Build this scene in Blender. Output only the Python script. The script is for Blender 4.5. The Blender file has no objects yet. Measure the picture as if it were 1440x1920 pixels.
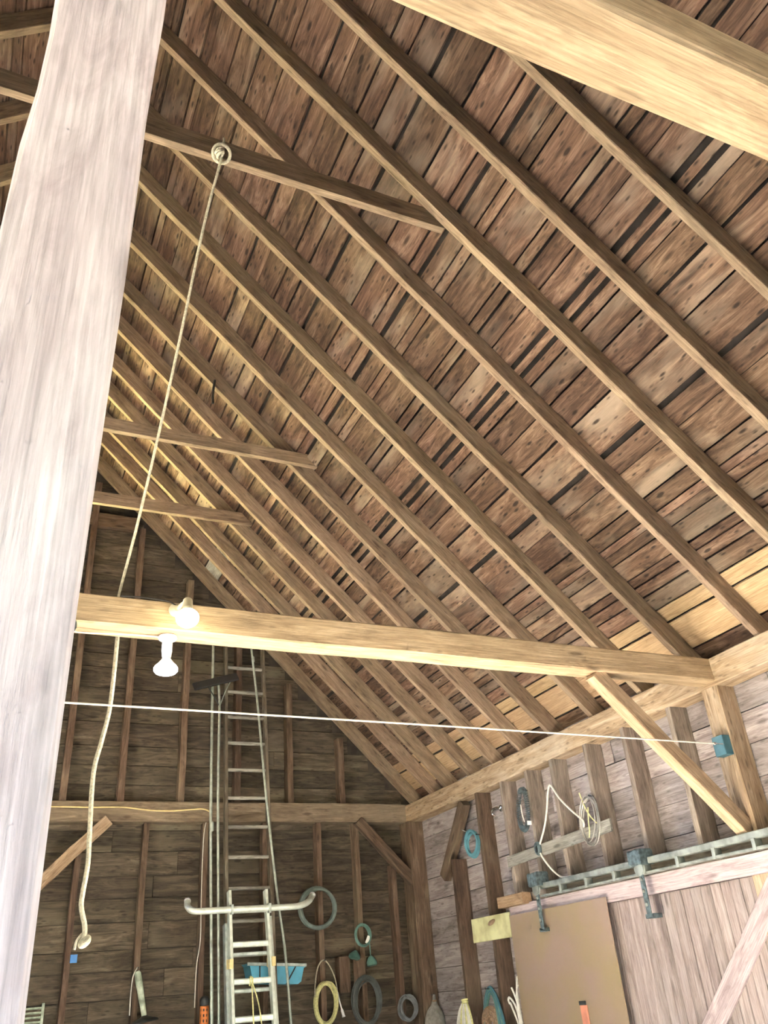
import bpy, bmesh, math, random
from mathutils import Vector, Matrix

random.seed(11)
scene = bpy.context.scene
C = scene.collection
R2 = math.sqrt(0.5)

# ------------------------------------------------------------------ camera
cam_d = bpy.data.cameras.new('camera')
cam = bpy.data.objects.new('camera', cam_d)
C.objects.link(cam)
right = Vector((0.9094, -0.4094, -0.0734)).normalized()
fwd = Vector((0.3887, 0.7736, 0.5005)).normalized()
up = right.cross(fwd).normalized()
right = fwd.cross(up).normalized()
cam.matrix_world = Matrix(((right.x, up.x, -fwd.x, 0.0),
                           (right.y, up.y, -fwd.y, 0.0),
                           (right.z, up.z, -fwd.z, 1.6),
                           (0, 0, 0, 1)))
cam_d.sensor_width = 36.0
cam_d.lens = 1549.7 / 1920.0 * 36.0
cam_d.clip_start = 0.02
scene.camera = cam

# ------------------------------------------------------------------ sky, sun, exposure
world = bpy.data.worlds.new('sky')
scene.world = world
world.use_nodes = True
wn = world.node_tree
for n in list(wn.nodes):
    wn.nodes.remove(n)
wo = wn.nodes.new('ShaderNodeOutputWorld')
wb = wn.nodes.new('ShaderNodeBackground')
ws = wn.nodes.new('ShaderNodeTexSky')
ws.sky_type = 'NISHITA'
ws.sun_disc = False
ws.sun_elevation = math.radians(42)
ws.sun_rotation = math.radians(-24)
ws.air_density = 1.0
ws.dust_density = 1.2
wb.inputs['Strength'].default_value = 0.9
wn.links.new(ws.outputs[0], wb.inputs[0])
wn.links.new(wb.outputs[0], wo.inputs[0])

sun_d = bpy.data.lights.new('sun', 'SUN')
sun_d.energy = 120.0
sun_d.angle = math.radians(0.6)
sun_d.color = (1.0, 0.95, 0.88)
sun = bpy.data.objects.new('sun', sun_d)
C.objects.link(sun)
sun_dir = Vector((0.34, -0.78, -0.73))          # falls through the hay door and the left-hand doorway onto the floor
sun.rotation_euler = sun_dir.to_track_quat('-Z', 'Y').to_euler()
sun.location = (-6, 20, 16)

def portal(name, loc, rot, sx, sy):
    d = bpy.data.lights.new(name, 'AREA')
    d.shape = 'RECTANGLE'
    d.size, d.size_y = sx, sy
    d.cycles.is_portal = True
    o = bpy.data.objects.new(name, d)
    o.location = loc
    o.rotation_euler = rot
    C.objects.link(o)

# sampling portals in the four open doorways (they emit nothing themselves)
portal('portal_right', (4.95, 2.6, 1.05), (0, math.radians(90), 0), 2.2, 2.7)
portal('portal_left', (-4.6, 3.1, 1.6), (0, math.radians(-90), 0), 3.2, 2.5)
portal('portal_hay_door', (-0.5, 9.60, 5.06), (math.radians(-90), 0, 0), 2.0, 2.9)
portal('portal_front', (-0.6, -3.3, 1.3), (math.radians(90), 0, 0), 2.8, 2.6)

vs = scene.view_settings
vs.view_transform = 'Standard'
vs.look = 'None'
vs.gamma = 1.0
vs.use_curve_mapping = False
vs.exposure = 1.68
scene.cycles.use_denoising = True
scene.cycles.max_bounces = 6
scene.cycles.diffuse_bounces = 4
scene.cycles.use_adaptive_sampling = True
scene.cycles.adaptive_threshold = 0.15
scene.cycles.adaptive_min_samples = 10
scene.cycles.sample_clamp_indirect = 12.0

# ------------------------------------------------------------------ materials
def _n(nt, kind, **kw):
    n = nt.nodes.new(kind)
    for k, v in kw.items():
        setattr(n, k, v)
    return n

def wood(name, dark, mid, light, spots=0.5, stain=0.5, stain_col=(0.45, 0.42, 0.36), rand=0.35, rough=0.85,
         grain=1.0, spot_col=(0.02, 0.014, 0.011), hue=0.006):
    """Old timber: local X is the grain direction."""
    m = bpy.data.materials.new(name)
    m.use_nodes = True
    nt = m.node_tree
    L = nt.links
    b = nt.nodes['Principled BSDF']
    b.inputs['Roughness'].default_value = rough
    b.inputs['Specular IOR Level'].default_value = 0.25
    tc = _n(nt, 'ShaderNodeTexCoord')
    oi = _n(nt, 'ShaderNodeObjectInfo')
    mul = _n(nt, 'ShaderNodeMath', operation='MULTIPLY')
    mul.inputs[1].default_value = 73.0
    L.new(oi.outputs['Random'], mul.inputs[0])
    add = _n(nt, 'ShaderNodeVectorMath', operation='ADD')
    L.new(tc.outputs['Object'], add.inputs[0])
    L.new(mul.outputs[0], add.inputs[1])

    def mapped(sx, sy, sz):
        mp = _n(nt, 'ShaderNodeMapping')
        mp.inputs['Scale'].default_value = (sx, sy, sz)
        L.new(add.outputs[0], mp.inputs['Vector'])
        return mp.outputs[0]

    def noise(vec, scale, detail=5.0, rough_=0.6, dist=0.0):
        t = _n(nt, 'ShaderNodeTexNoise')
        t.inputs['Scale'].default_value = scale
        t.inputs['Detail'].default_value = detail
        t.inputs['Roughness'].default_value = rough_
        t.inputs['Distortion'].default_value = dist
        L.new(vec, t.inputs['Vector'])
        return t.outputs['Fac']

    def ramp(fac, stops):
        r = _n(nt, 'ShaderNodeValToRGB')
        e = r.color_ramp.elements
        while len(e) < len(stops):
            e.new(0.5)
        for el, (p, c) in zip(e, stops):
            el.position = p
            el.color = (*c, 1) if len(c) == 3 else c
        L.new(fac, r.inputs[0])
        return r.outputs['Color']

    def mix(kind, fac, a, c):
        x = _n(nt, 'ShaderNodeMix', data_type='RGBA', blend_type=kind)
        if isinstance(fac, float):
            x.inputs[0].default_value = fac
        else:
            L.new(fac, x.inputs[0])
        L.new(a, x.inputs[6])
        if isinstance(c, tuple):
            x.inputs[7].default_value = (*c, 1)
        else:
            L.new(c, x.inputs[7])
        return x.outputs[2]

    g1 = noise(mapped(1.5, 9, 9), 1.6, 6, 0.68, 0.9)
    col = ramp(g1, [(0.30, dark), (0.5, mid), (0.70, light)])
    g2 = noise(mapped(2.5, 90, 90), 1.5, 3, 0.6, 0.3)
    grey = ramp(g2, [(0.3, (0.62, 0.62, 0.62)), (0.7, (1.25, 1.25, 1.25))])
    col = mix('MULTIPLY', 0.75 * grain if grain < 1.3 else 1.0, col, grey)
    # bleached or mouldy blotches
    st = noise(mapped(1.0, 2.4, 2.4), 1.1, 3, 0.6, 0.4)
    sf = ramp(st, [(0.52, (0, 0, 0)), (0.72, (stain, stain, stain))])
    col = mix('MIX', sf, col, stain_col)
    # dark resin streaks and knots
    v = _n(nt, 'ShaderNodeTexVoronoi', feature='F1')
    v.inputs['Scale'].default_value = 1.0
    L.new(mapped(6.5, 19, 19), v.inputs['Vector'])
    vb = noise(mapped(3, 8, 8), 1.4, 1, 0.6)
    vsum = _n(nt, 'ShaderNodeMath', operation='MULTIPLY_ADD')
    vsum.inputs[1].default_value = 0.9
    L.new(vb, vsum.inputs[0])
    L.new(v.outputs['Distance'], vsum.inputs[2])
    kf = ramp(vsum.outputs[0], [(0.44, (spots, spots, spots)), (0.60, (0, 0, 0))])
    col = mix('MIX', kf, col, spot_col)
    v2 = _n(nt, 'ShaderNodeTexVoronoi', feature='F1')
    v2.inputs['Scale'].default_value = 1.0
    L.new(mapped(1.7, 6.5, 6.5), v2.inputs['Vector'])
    k2 = ramp(v2.outputs['Distance'], [(0.05, (0.75, 0.75, 0.75)), (0.13, (0, 0, 0))])
    col = mix('MIX', k2, col, tuple(x * 0.55 for x in dark))
    v3 = _n(nt, 'ShaderNodeTexVoronoi', feature='F1')
    v3.inputs['Scale'].default_value = 1.0
    L.new(mapped(9.0, 30, 30), v3.inputs['Vector'])
    k3 = ramp(v3.outputs['Distance'], [(0.12, (spots * 0.9,) * 3), (0.30, (0, 0, 0))])
    k3g = ramp(vb, [(0.42, (0, 0, 0)), (0.58, (1, 1, 1))])
    k3m = mix('MULTIPLY', 1.0, k3, k3g)
    col = mix('MIX', k3m, col, spot_col)
    # piece-to-piece variation
    hs = _n(nt, 'ShaderNodeHueSaturation')
    mr = _n(nt, 'ShaderNodeMapRange')
    mr.inputs[3].default_value = 1.0 - rand
    mr.inputs[4].default_value = 1.0 + rand
    L.new(oi.outputs['Random'], mr.inputs[0])
    L.new(mr.outputs[0], hs.inputs['Value'])
    wn_ = _n(nt, 'ShaderNodeTexWhiteNoise', noise_dimensions='1D')
    L.new(oi.outputs['Random'], wn_.inputs['W'])
    mh = _n(nt, 'ShaderNodeMapRange')
    mh.inputs[3].default_value = 0.5 - hue
    mh.inputs[4].default_value = 0.5 + hue
    L.new(wn_.outputs[0], mh.inputs[0])
    L.new(mh.outputs[0], hs.inputs['Hue'])
    L.new(col, hs.inputs['Color'])
    L.new(hs.outputs[0], b.inputs['Base Color'])
    bp = _n(nt, 'ShaderNodeBump')
    bp.inputs['Strength'].default_value = 0.45
    bp.inputs['Distance'].default_value = 0.006
    L.new(g2, bp.inputs['Height'])
    L.new(bp.outputs[0], b.inputs['Normal'])
    return m

def plain(name, col, rough=0.6, metal=0.0, var=0.25, scale=14.0, emit=None, strength=0.0, dirt=None):
    m = bpy.data.materials.new(name)
    m.use_nodes = True
    nt = m.node_tree
    b = nt.nodes['Principled BSDF']
    b.inputs['Roughness'].default_value = rough
    b.inputs['Metallic'].default_value = metal
    tc = _n(nt, 'ShaderNodeTexCoord')
    t = _n(nt, 'ShaderNodeTexNoise')
    t.inputs['Scale'].default_value = scale
    t.inputs['Detail'].default_value = 6
    nt.links.new(tc.outputs['Object'], t.inputs['Vector'])
    r = _n(nt, 'ShaderNodeValToRGB')
    lo = dirt if dirt else tuple(c * (1 - var) for c in col)
    r.color_ramp.elements[0].color = (*lo, 1)
    r.color_ramp.elements[0].position = 0.35
    r.color_ramp.elements[1].color = (*[min(1, c * (1 + var * 0.5)) for c in col], 1)
    r.color_ramp.elements[1].position = 0.62
    nt.links.new(t.outputs['Fac'], r.inputs[0])
    nt.links.new(r.outputs[0], b.inputs['Base Color'])
    if emit:
        b.inputs['Emission Color'].default_value = (*emit, 1)
        b.inputs['Emission Strength'].default_value = strength
    return m

M = {}
M['roof_board'] = wood('old_roof_board', (0.036, 0.021, 0.015), (0.115, 0.069, 0.046), (0.235, 0.158, 0.110),
                       spots=0.92, stain=0.5, stain_col=(0.33, 0.27, 0.21), rand=0.38)
M['new_board'] = wood('new_pine_board', (0.31, 0.205, 0.115), (0.40, 0.275, 0.165), (0.49, 0.35, 0.215),
                      spots=0.1, stain=0.15, rand=0.15, stain_col=(0.46, 0.34, 0.22))
M['grey_board'] = wood('weathered_grey_board', (0.15, 0.14, 0.12), (0.30, 0.29, 0.26), (0.46, 0.45, 0.40),
                       spots=0.5, stain=0.6, rand=0.2)
M['rafter'] = wood('rafter_timber', (0.15, 0.104, 0.070), (0.265, 0.193, 0.132), (0.375, 0.285, 0.20),
                   spots=0.35, stain=0.25, stain_col=(0.33, 0.27, 0.19), rand=0.16)
M['beam'] = wood('beam_timber', (0.28, 0.19, 0.115), (0.45, 0.325, 0.205), (0.57, 0.43, 0.285),
                 spots=0.25, stain=0.25, stain_col=(0.50, 0.38, 0.25), rand=0.08)
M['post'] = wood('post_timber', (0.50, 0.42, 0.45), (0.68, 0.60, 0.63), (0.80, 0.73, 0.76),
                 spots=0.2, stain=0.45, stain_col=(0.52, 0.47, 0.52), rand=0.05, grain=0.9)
M['siding_right'] = wood('right_wall_siding', (0.16, 0.13, 0.13), (0.31, 0.27, 0.268), (0.45, 0.405, 0.41),
                         spots=0.45, stain=0.5, stain_col=(0.40, 0.365, 0.38), rand=0.16)
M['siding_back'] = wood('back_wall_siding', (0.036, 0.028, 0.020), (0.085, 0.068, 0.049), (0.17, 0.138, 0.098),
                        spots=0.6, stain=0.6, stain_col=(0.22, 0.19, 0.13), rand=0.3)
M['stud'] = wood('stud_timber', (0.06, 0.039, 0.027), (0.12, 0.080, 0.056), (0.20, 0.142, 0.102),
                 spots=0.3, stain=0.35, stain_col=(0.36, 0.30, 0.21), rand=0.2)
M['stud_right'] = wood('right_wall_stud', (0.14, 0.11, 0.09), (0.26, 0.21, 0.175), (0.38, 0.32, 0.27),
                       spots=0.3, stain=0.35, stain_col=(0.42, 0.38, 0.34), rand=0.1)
M['plate'] = wood('plate_timber', (0.22, 0.145, 0.09), (0.38, 0.275, 0.18), (0.52, 0.41, 0.30),
                  spots=0.45, stain=0.5, stain_col=(0.50, 0.43, 0.35), rand=0.08)
M['girt'] = wood('back_girt_timber', (0.11, 0.082, 0.055), (0.21, 0.160, 0.112), (0.31, 0.25, 0.18),
                 spots=0.35, stain=0.4, stain_col=(0.28, 0.23, 0.17), rand=0.05)
M['door_plank'] = wood('door_plank', (0.20, 0.155, 0.145), (0.32, 0.262, 0.25), (0.42, 0.355, 0.345),
                       spots=0.15, stain=0.45, stain_col=(0.40, 0.37, 0.37), rand=0.16)
M['header'] = wood('door_header', (0.27, 0.21, 0.215), (0.42, 0.345, 0.355), (0.55, 0.475, 0.49),
                   spots=0.2, stain=0.4, stain_col=(0.55, 0.46, 0.48), rand=0.05)
M['ladder_wood'] = wood('old_ladder_wood', (0.07, 0.055, 0.04), (0.14, 0.115, 0.085), (0.26, 0.23, 0.18),
                        spots=0.3, stain=0.5, stain_col=(0.3, 0.29, 0.24), rand=0.1)
M['floor'] = wood('floor_plank', (0.24, 0.215, 0.185), (0.38, 0.35, 0.305), (0.50, 0.465, 0.41),
                  spots=0.3, stain=0.3, rand=0.12, stain_col=(0.48, 0.40, 0.28))
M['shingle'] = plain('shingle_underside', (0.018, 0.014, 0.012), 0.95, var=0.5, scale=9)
M['tarred'] = plain('outer_sheathing', (0.06, 0.048, 0.038), 0.95, var=0.4, scale=6)
M['grass'] = plain('dry_yard_ground', (0.34, 0.32, 0.25), 0.95, var=0.35, scale=1.5)
M['field'] = plain('dry_yellow_grass', (0.50, 0.47, 0.20), 0.95, var=0.25, scale=1.5)
M['hardboard'] = plain('hardboard', (0.27, 0.195, 0.155), 0.55, var=0.15, scale=2.2, dirt=(0.28, 0.215, 0.125))
M['sign'] = plain('faded_yellow_paint', (0.62, 0.62, 0.36), 0.6, scale=6, dirt=(0.42, 0.40, 0.20))
M['alu'] = plain('aluminium', (0.70, 0.76, 0.70), 0.42, 0.35, var=0.15, scale=20)
M['alu_dull'] = plain('dull_aluminium', (0.46, 0.52, 0.50), 0.45, 0.4, var=0.25, scale=20)
M['galv'] = plain('galvanised_pipe', (0.48, 0.55, 0.50), 0.45, 0.4, var=0.2, scale=25)
M['iron'] = plain('dark_iron', (0.05, 0.058, 0.06), 0.6, 0.4, var=0.4)
M['track'] = plain('weathered_track_steel', (0.28, 0.31, 0.29), 0.55, 0.3, var=0.4, scale=10)
M['hanger'] = plain('blue_grey_hanger_steel', (0.12, 0.165, 0.18), 0.55, 0.3, var=0.5, scale=30)
M['rope'] = plain('hemp_rope', (0.55, 0.52, 0.40), 0.9, var=0.3, scale=80)
M['white_cord'] = plain('white_cord', (0.74, 0.72, 0.66), 0.7, var=0.12, scale=40)
M['yellow_wire'] = plain('yellow_wire', (0.70, 0.58, 0.28), 0.6, var=0.15)
M['yellow_rope'] = plain('yellow_rope', (0.70, 0.68, 0.33), 0.8, var=0.2, scale=60)
M['green_hose'] = plain('grey_green_hose', (0.14, 0.19, 0.175), 0.55, var=0.25)
M['green'] = plain('sea_green_plastic', (0.10, 0.22, 0.19), 0.4, var=0.25)
M['dark_cable'] = plain('dark_cable', (0.075, 0.088, 0.085), 0.5, var=0.3)
M['grey_cable'] = plain('grey_cable', (0.20, 0.21, 0.22), 0.5, var=0.3)
M['blue_cord'] = plain('blue_cord', (0.10, 0.28, 0.34), 0.6, var=0.2)
M['wire'] = plain('bare_wire', (0.42, 0.41, 0.38), 0.45, 0.5, var=0.25)
M['blue'] = plain('sky_blue_plastic', (0.10, 0.42, 0.62), 0.4, var=0.1)
M['blue_tag'] = plain('blue_tag', (0.07, 0.25, 0.62), 0.5, var=0.1)
M['blue_box'] = plain('teal_box_paint', (0.06, 0.17, 0.22), 0.5, var=0.15)
M['orange'] = plain('orange_plastic', (0.72, 0.22, 0.05), 0.5, var=0.15)
M['red'] = plain('salmon_paint', (0.60, 0.24, 0.16), 0.55, var=0.15)
M['black'] = plain('black_rubber', (0.02, 0.02, 0.022), 0.6, var=0.2)
M['ceramic'] = plain('cream_porcelain', (0.55, 0.50, 0.36), 0.35, var=0.1)
M['white_ceramic'] = plain('white_porcelain', (0.80, 0.80, 0.84), 0.35, var=0.05)
M['glass_neck'] = plain('bulb_silvering', (0.62, 0.58, 0.40), 0.3, 0.2, var=0.05)
M['bulb_warm'] = plain('warm_bulb_face', (0.9, 0.85, 0.6), 0.4, emit=(1.0, 0.86, 0.50), strength=14.0)
M['bulb_cool'] = plain('cool_bulb_face', (0.9, 0.9, 1.0), 0.4, emit=(0.97, 0.96, 1.0), strength=14.0)
M['chrome'] = plain('chrome', (0.8, 0.8, 0.82), 0.15, 1.0, var=0.1)
M['cloth'] = plain('grey_sacking', (0.27, 0.26, 0.235), 0.95, var=0.25, scale=30)
M['pale_tube'] = plain('pale_green_enamel', (0.50, 0.58, 0.47), 0.45, scale=12, dirt=(0.20, 0.24, 0.18))
M['brown_rope'] = plain('brown_twine', (0.33, 0.22, 0.14), 0.9, var=0.3, scale=60)
M['paper'] = plain('white_paper', (0.80, 0.82, 0.80), 0.7, var=0.05)

# ------------------------------------------------------------------ object helpers
def link(name, me, mat, parent=None):
    o = bpy.data.objects.new(name, me)
    C.objects.link(o)
    if mat is not None:
        me.materials.append(M[mat] if isinstance(mat, str) else mat)
    if parent is not None:
        o.parent = parent
        o.matrix_parent_inverse = chain(parent).inverted()
    return o

def chain(o):
    m = o.matrix_basis.copy()
    if o.parent is not None:
        m = chain(o.parent) @ o.matrix_parent_inverse @ m
    return m

def tag(o, label=None, cat=None, group=None, kind=None):
    if label: o['label'] = label
    if cat: o['category'] = cat
    if group: o['group'] = group
    if kind: o['kind'] = kind
    return o

def thing(name, loc, label, cat, group=None):
    o = bpy.data.objects.new(name, None)
    o.empty_display_size = 0.1
    C.objects.link(o)
    o.location = loc
    return tag(o, label, cat, group)

def frame(d, upv):
    x = Vector(d).normalized()
    z = Vector(upv)
    z = (z - x * z.dot(x))
    if z.length < 1e-5:
        z = Vector((1, 0, 0)) - x * x.x
    z.normalize()
    y = z.cross(x)
    return Matrix((x, y, z)).transposed()

def place(o, origin, rot3):
    o.matrix_basis = Matrix.Translation(Vector(origin)) @ rot3.to_4x4()

def timber_mesh(name, length, w, h, seg=1, jit=0.0, bevel=0.0, taper=1.0):
    """Squared timber, local X along its length, centred; edges eased, faces a little uneven."""
    vs_, fs = [], []
    b = min(bevel, w * 0.3, h * 0.3)
    if b > 0:
        prof = [(-w/2 + b, -h/2), (w/2 - b, -h/2), (w/2, -h/2 + b), (w/2, h/2 - b),
                (w/2 - b, h/2), (-w/2 + b, h/2), (-w/2, h/2 - b), (-w/2, -h/2 + b)]
    else:
        prof = [(-w/2, -h/2), (w/2, -h/2), (w/2, h/2), (-w/2, h/2)]
    k = len(prof)
    for i in range(seg + 1):
        t = i / seg
        s = 1 + (taper - 1) * t
        dy, dz = random.uniform(-jit, jit), random.uniform(-jit, jit)
        for (py, pz) in prof:
            vs_.append((-length/2 + length * t,
                        py * s + dy + random.uniform(-jit, jit) * 0.6,
                        pz * s + dz + random.uniform(-jit, jit) * 0.6))
    for i in range(seg):
        for j in range(k):
            a, c = i * k + j, i * k + (j + 1) % k
            fs.append((a, c, c + k, a + k)[::-1])
    fs.append(tuple(range(k)))
    fs.append(tuple(range(seg * k + k - 1, seg * k - 1, -1)))
    me = bpy.data.meshes.new(name)
    me.from_pydata(vs_, [], fs)
    bm = bmesh.new(); bm.from_mesh(me)
    bmesh.ops.recalc_face_normals(bm, faces=bm.faces)
    bm.to_mesh(me); bm.free()
    return me

def timber(name, p0, p1, w, h, mat, parent=None, upv=(0, 0, 1), seg=1, jit=0.0, bevel=0.0, taper=1.0):
    """w is measured across (y of the local frame), h along upv."""
    p0, p1 = Vector(p0), Vector(p1)
    o = link(name, timber_mesh(name, (p1 - p0).length, w, h, seg, jit, bevel, taper), mat)
    place(o, (p0 + p1) / 2, frame(p1 - p0, upv))
    if parent is not None:
        o.parent = parent
        o.matrix_parent_inverse = chain(parent).inverted()
    return o

def box(name, lo, hi, mat, parent=None, bevel=0.0, axis='x', jit=0.0, seg=1):
    """Axis-aligned block; grain runs along `axis`."""
    lo, hi = Vector(lo), Vector(hi)
    c, d = (lo + hi) / 2, hi - lo
    if axis == 'x':
        return timber(name, (lo.x, c.y, c.z), (hi.x, c.y, c.z), d.y, d.z, mat, parent, (0, 0, 1), seg, jit, bevel)
    if axis == 'y':
        return timber(name, (c.x, lo.y, c.z), (c.x, hi.y, c.z), d.x, d.z, mat, parent, (0, 0, 1), seg, jit, bevel)
    return timber(name, (c.x, c.y, lo.z), (c.x, c.y, hi.z), d.y, d.x, mat, parent, (1, 0, 0), seg, jit, bevel)

def smooth(me):
    for p in me.polygons:
        p.use_smooth = True

def catmull(pts, n):
    pts = [Vector(p) for p in pts]
    out = []
    for i in range(len(pts) - 1):
        a = pts[max(i - 1, 0)]; b = pts[i]; c = pts[i + 1]; d = pts[min(i + 2, len(pts) - 1)]
        for k in range(n):
            t = k / n
            out.append(0.5 * ((2 * b) + (c - a) * t + (2 * a - 5 * b + 4 * c - d) * t * t + (3 * b - a - 3 * c + d) * t ** 3))
    out.append(pts[-1])
    return out

def tube_data(pts, r, sides=8, closed=False):
    pts = [Vector(p) for p in pts]
    n = len(pts)
    vs_, fs = [], []
    nrm = None
    for i in range(n):
        if closed:
            d = pts[(i + 1) % n] - pts[i - 1]
        else:
            d = pts[min(i + 1, n - 1)] - pts[max(i - 1, 0)]
        d.normalize()
        if nrm is None:
            nrm = d.orthogonal().normalized()
        nrm = (nrm - d * nrm.dot(d)).normalized()
        bn = d.cross(nrm)
        rr = r[i] if isinstance(r, (list, tuple)) else r
        for k in range(sides):
            a = 2 * math.pi * k / sides
            vs_.append(pts[i] + (nrm * math.cos(a) + bn * math.sin(a)) * rr)
    for i in range(n if closed else n - 1):
        for k in range(sides):
            a, b = i * sides + k, i * sides + (k + 1) % sides
            j = ((i + 1) % n) * sides
            fs.append((a, b, j + (k + 1) % sides, j + k))
    if not closed:
        fs.append(tuple(range(sides))[::-1])
        fs.append(tuple((n - 1) * sides + k for k in range(sides)))
    return vs_, fs

def mesh_obj(name, parts, mat, parent=None, sm=True):
    vs_, fs = [], []
    for v, f in parts:
        o = len(vs_)
        vs_ += [tuple(x) for x in v]
        fs += [tuple(i + o for i in q) for q in f]
    me = bpy.data.meshes.new(name)
    me.from_pydata(vs_, [], fs)
    bm = bmesh.new(); bm.from_mesh(me)
    bmesh.ops.recalc_face_normals(bm, faces=bm.faces)
    bm.to_mesh(me); bm.free()
    if sm:
        smooth(me)
        try:
            me.set_sharp_from_angle(angle=math.radians(40))
        except Exception:
            pass
    return link(name, me, mat, parent)

def tube(name, pts, r, mat, parent=None, sides=8, n=6, closed=False):
    return mesh_obj(name, [tube_data(catmull(pts, n) if n > 1 else pts, r, sides, closed)], mat, parent)

def lathe(name, base, axis, prof, mat, parent=None, sides=20):
    """prof: (distance along axis, radius)"""
    m = frame(axis, (0.31, 0.2, 0.93))
    x, y, z = m.col[0], m.col[1], m.col[2]
    vs_, fs = [], []
    for (d, r) in prof:
        for k in range(sides):
            a = 2 * math.pi * k / sides
            vs_.append(Vector(base) + x * d + (y * math.cos(a) + z * math.sin(a)) * max(r, 1e-4))
    for i in range(len(prof) - 1):
        for k in range(sides):
            a, b = i * sides + k, i * sides + (k + 1) % sides
            fs.append((a, b, b + sides, a + sides))
    fs.append(tuple(range(sides))[::-1])
    fs.append(tuple((len(prof) - 1) * sides + k for k in range(sides)))
    return mesh_obj(name, [(vs_, fs)], mat, parent)

def coil_path(c, u, v, ru, rv, turns, spread, jit, steps=26, phase=0.0):
    """Loosely wound loops in the plane of u and v; spread is the depth of the hank."""
    c, u, v = Vector(c), Vector(u).normalized(), Vector(v).normalized()
    w = u.cross(v).normalized()
    pts = []
    offs = [(random.uniform(-jit, jit), random.uniform(-jit, jit), random.uniform(1 - jit * 3, 1 + jit * 2)) for _ in range(turns + 1)]
    for i in range(turns * steps + 1):
        t = i / steps
        k = int(t); f = t - k
        o0, o1 = offs[k], offs[min(k + 1, turns)]
        ju, jv, s = [a + (b - a) * f for a, b in zip(o0, o1)]
        a = 2 * math.pi * t + phase
        pts.append(c + u * (math.cos(a) * ru * s + ju) + v * (math.sin(a) * rv * s + jv)
                   + w * (math.sin(t * 2.1) * spread / 2))
    return pts

def coil(name, c, u, v, ru, rv, turns, r, mat, spread=0.03, jit=0.01, parent=None, sides=6, phase=1.57):
    return mesh_obj(name, [tube_data(coil_path(c, u, v, ru, rv, turns, spread, jit, phase=phase), r, sides)], mat, parent)

# ------------------------------------------------------------------ dimensions
XC = 0.15                       # ridge line
KR = 8.163                      # underside of the right rafters: x + z = KR
ZR = KR - XC
HR, TR = 0.150, 0.057           # rafter depth and thickness
XW = 4.62                       # inner face of the right plate
XS = 4.80                       # inner face of the right siding
XL = 2 * XC - XW                # inner face of the left plate
YB = 9.30                       # front of the back girt
YS = 9.47                       # inner face of the back siding
YF = -3.2                       # inner face of the front wall
def slope(x, y, h, side=1):
    """Point on the rafter underside plane at plan position x, raised h along the roof normal."""
    px, pz = x + h * R2, KR - x + h * R2
    if side < 0:
        px = 2 * XC - px
    return Vector((px, y, pz))
def nrm(side=1):
    return Vector((R2 * side, 0, R2))

# ------------------------------------------------------------------ ground and floor
g = box('ground', (-45, -45, -0.30), (45, 45, -0.12), 'grass', axis='y')
tag(g, kind='structure')
lw = box('ground_field', (-45, 9.8, -0.12), (45, 44, -0.11), 'field', axis='y')
tag(lw, kind='structure')
fl = box('floor', (XL - 0.35, YF - 0.1, -0.12), (XW + 0.35, YS + 0.1, -0.03), 'tarred', axis='y')
tag(fl, kind='structure')
x = XL - 0.3
while x < XW + 0.3:
    w = random.uniform(0.2, 0.3)
    x1 = min(x + w, XW + 0.34)
    box('floor_plank', (x + 0.003, YF - 0.05, -0.03), (x1 - 0.003, YS - 0.02, 0.0), 'floor', fl, axis='y', bevel=0.003)
    x = x1

# ------------------------------------------------------------------ roof
def roof_slab():
    vs_, fs = [], []
    h0, h1 = HR + 0.030, HR + 0.075
    ya, yb = YF - 0.5, YS + 0.45
    for side in (1, -1):
        o = len(vs_)
        for h in (h0, h1):
            for xx in (XC - h * R2, 5.25):
                for yy in (ya, yb):
                    vs_.append(slope(xx, yy, h, side))
        fs += [tuple(o + i for i in q) for q in ((0, 1, 3, 2), (4, 6, 7, 5), (0, 2, 6, 4), (1, 5, 7, 3), (2, 3, 7, 6), (0, 4, 5, 1))]
    return vs_, fs
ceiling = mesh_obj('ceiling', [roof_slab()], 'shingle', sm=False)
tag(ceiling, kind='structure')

RAFT = [-2.9, -2.3, -1.75, -1.2, -0.65, -0.1, 0.43, 0.97, 1.52, 2.075, 2.615, 3.165, 3.765, 4.435, 5.015, 5.665, 6.275, 6.80, 7.345, 7.815, 8.345, 8.69, 9.22]
for side in (1, -1):
    for y in RAFT:
        hh = HR / 2
        p0 = slope(4.80, y - TR / 2, hh, side)
        p1 = slope(XC - HR * R2 + 0.06, y - TR / 2, hh, side)
        wobble = random.uniform(-0.012, 0.012)
        p1.y += wobble; p0.y -= wobble
        timber('rafter', p0, p1, TR * random.uniform(0.95, 1.08), HR, 'rafter', ceiling, nrm(side), seg=9, jit=0.0035, bevel=0.004)
box('ridge_board', (XC - 0.014, YF, ZR - 0.02), (XC + 0.014, YS, ZR + 0.17), 'rafter', ceiling, axis='y')

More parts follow.
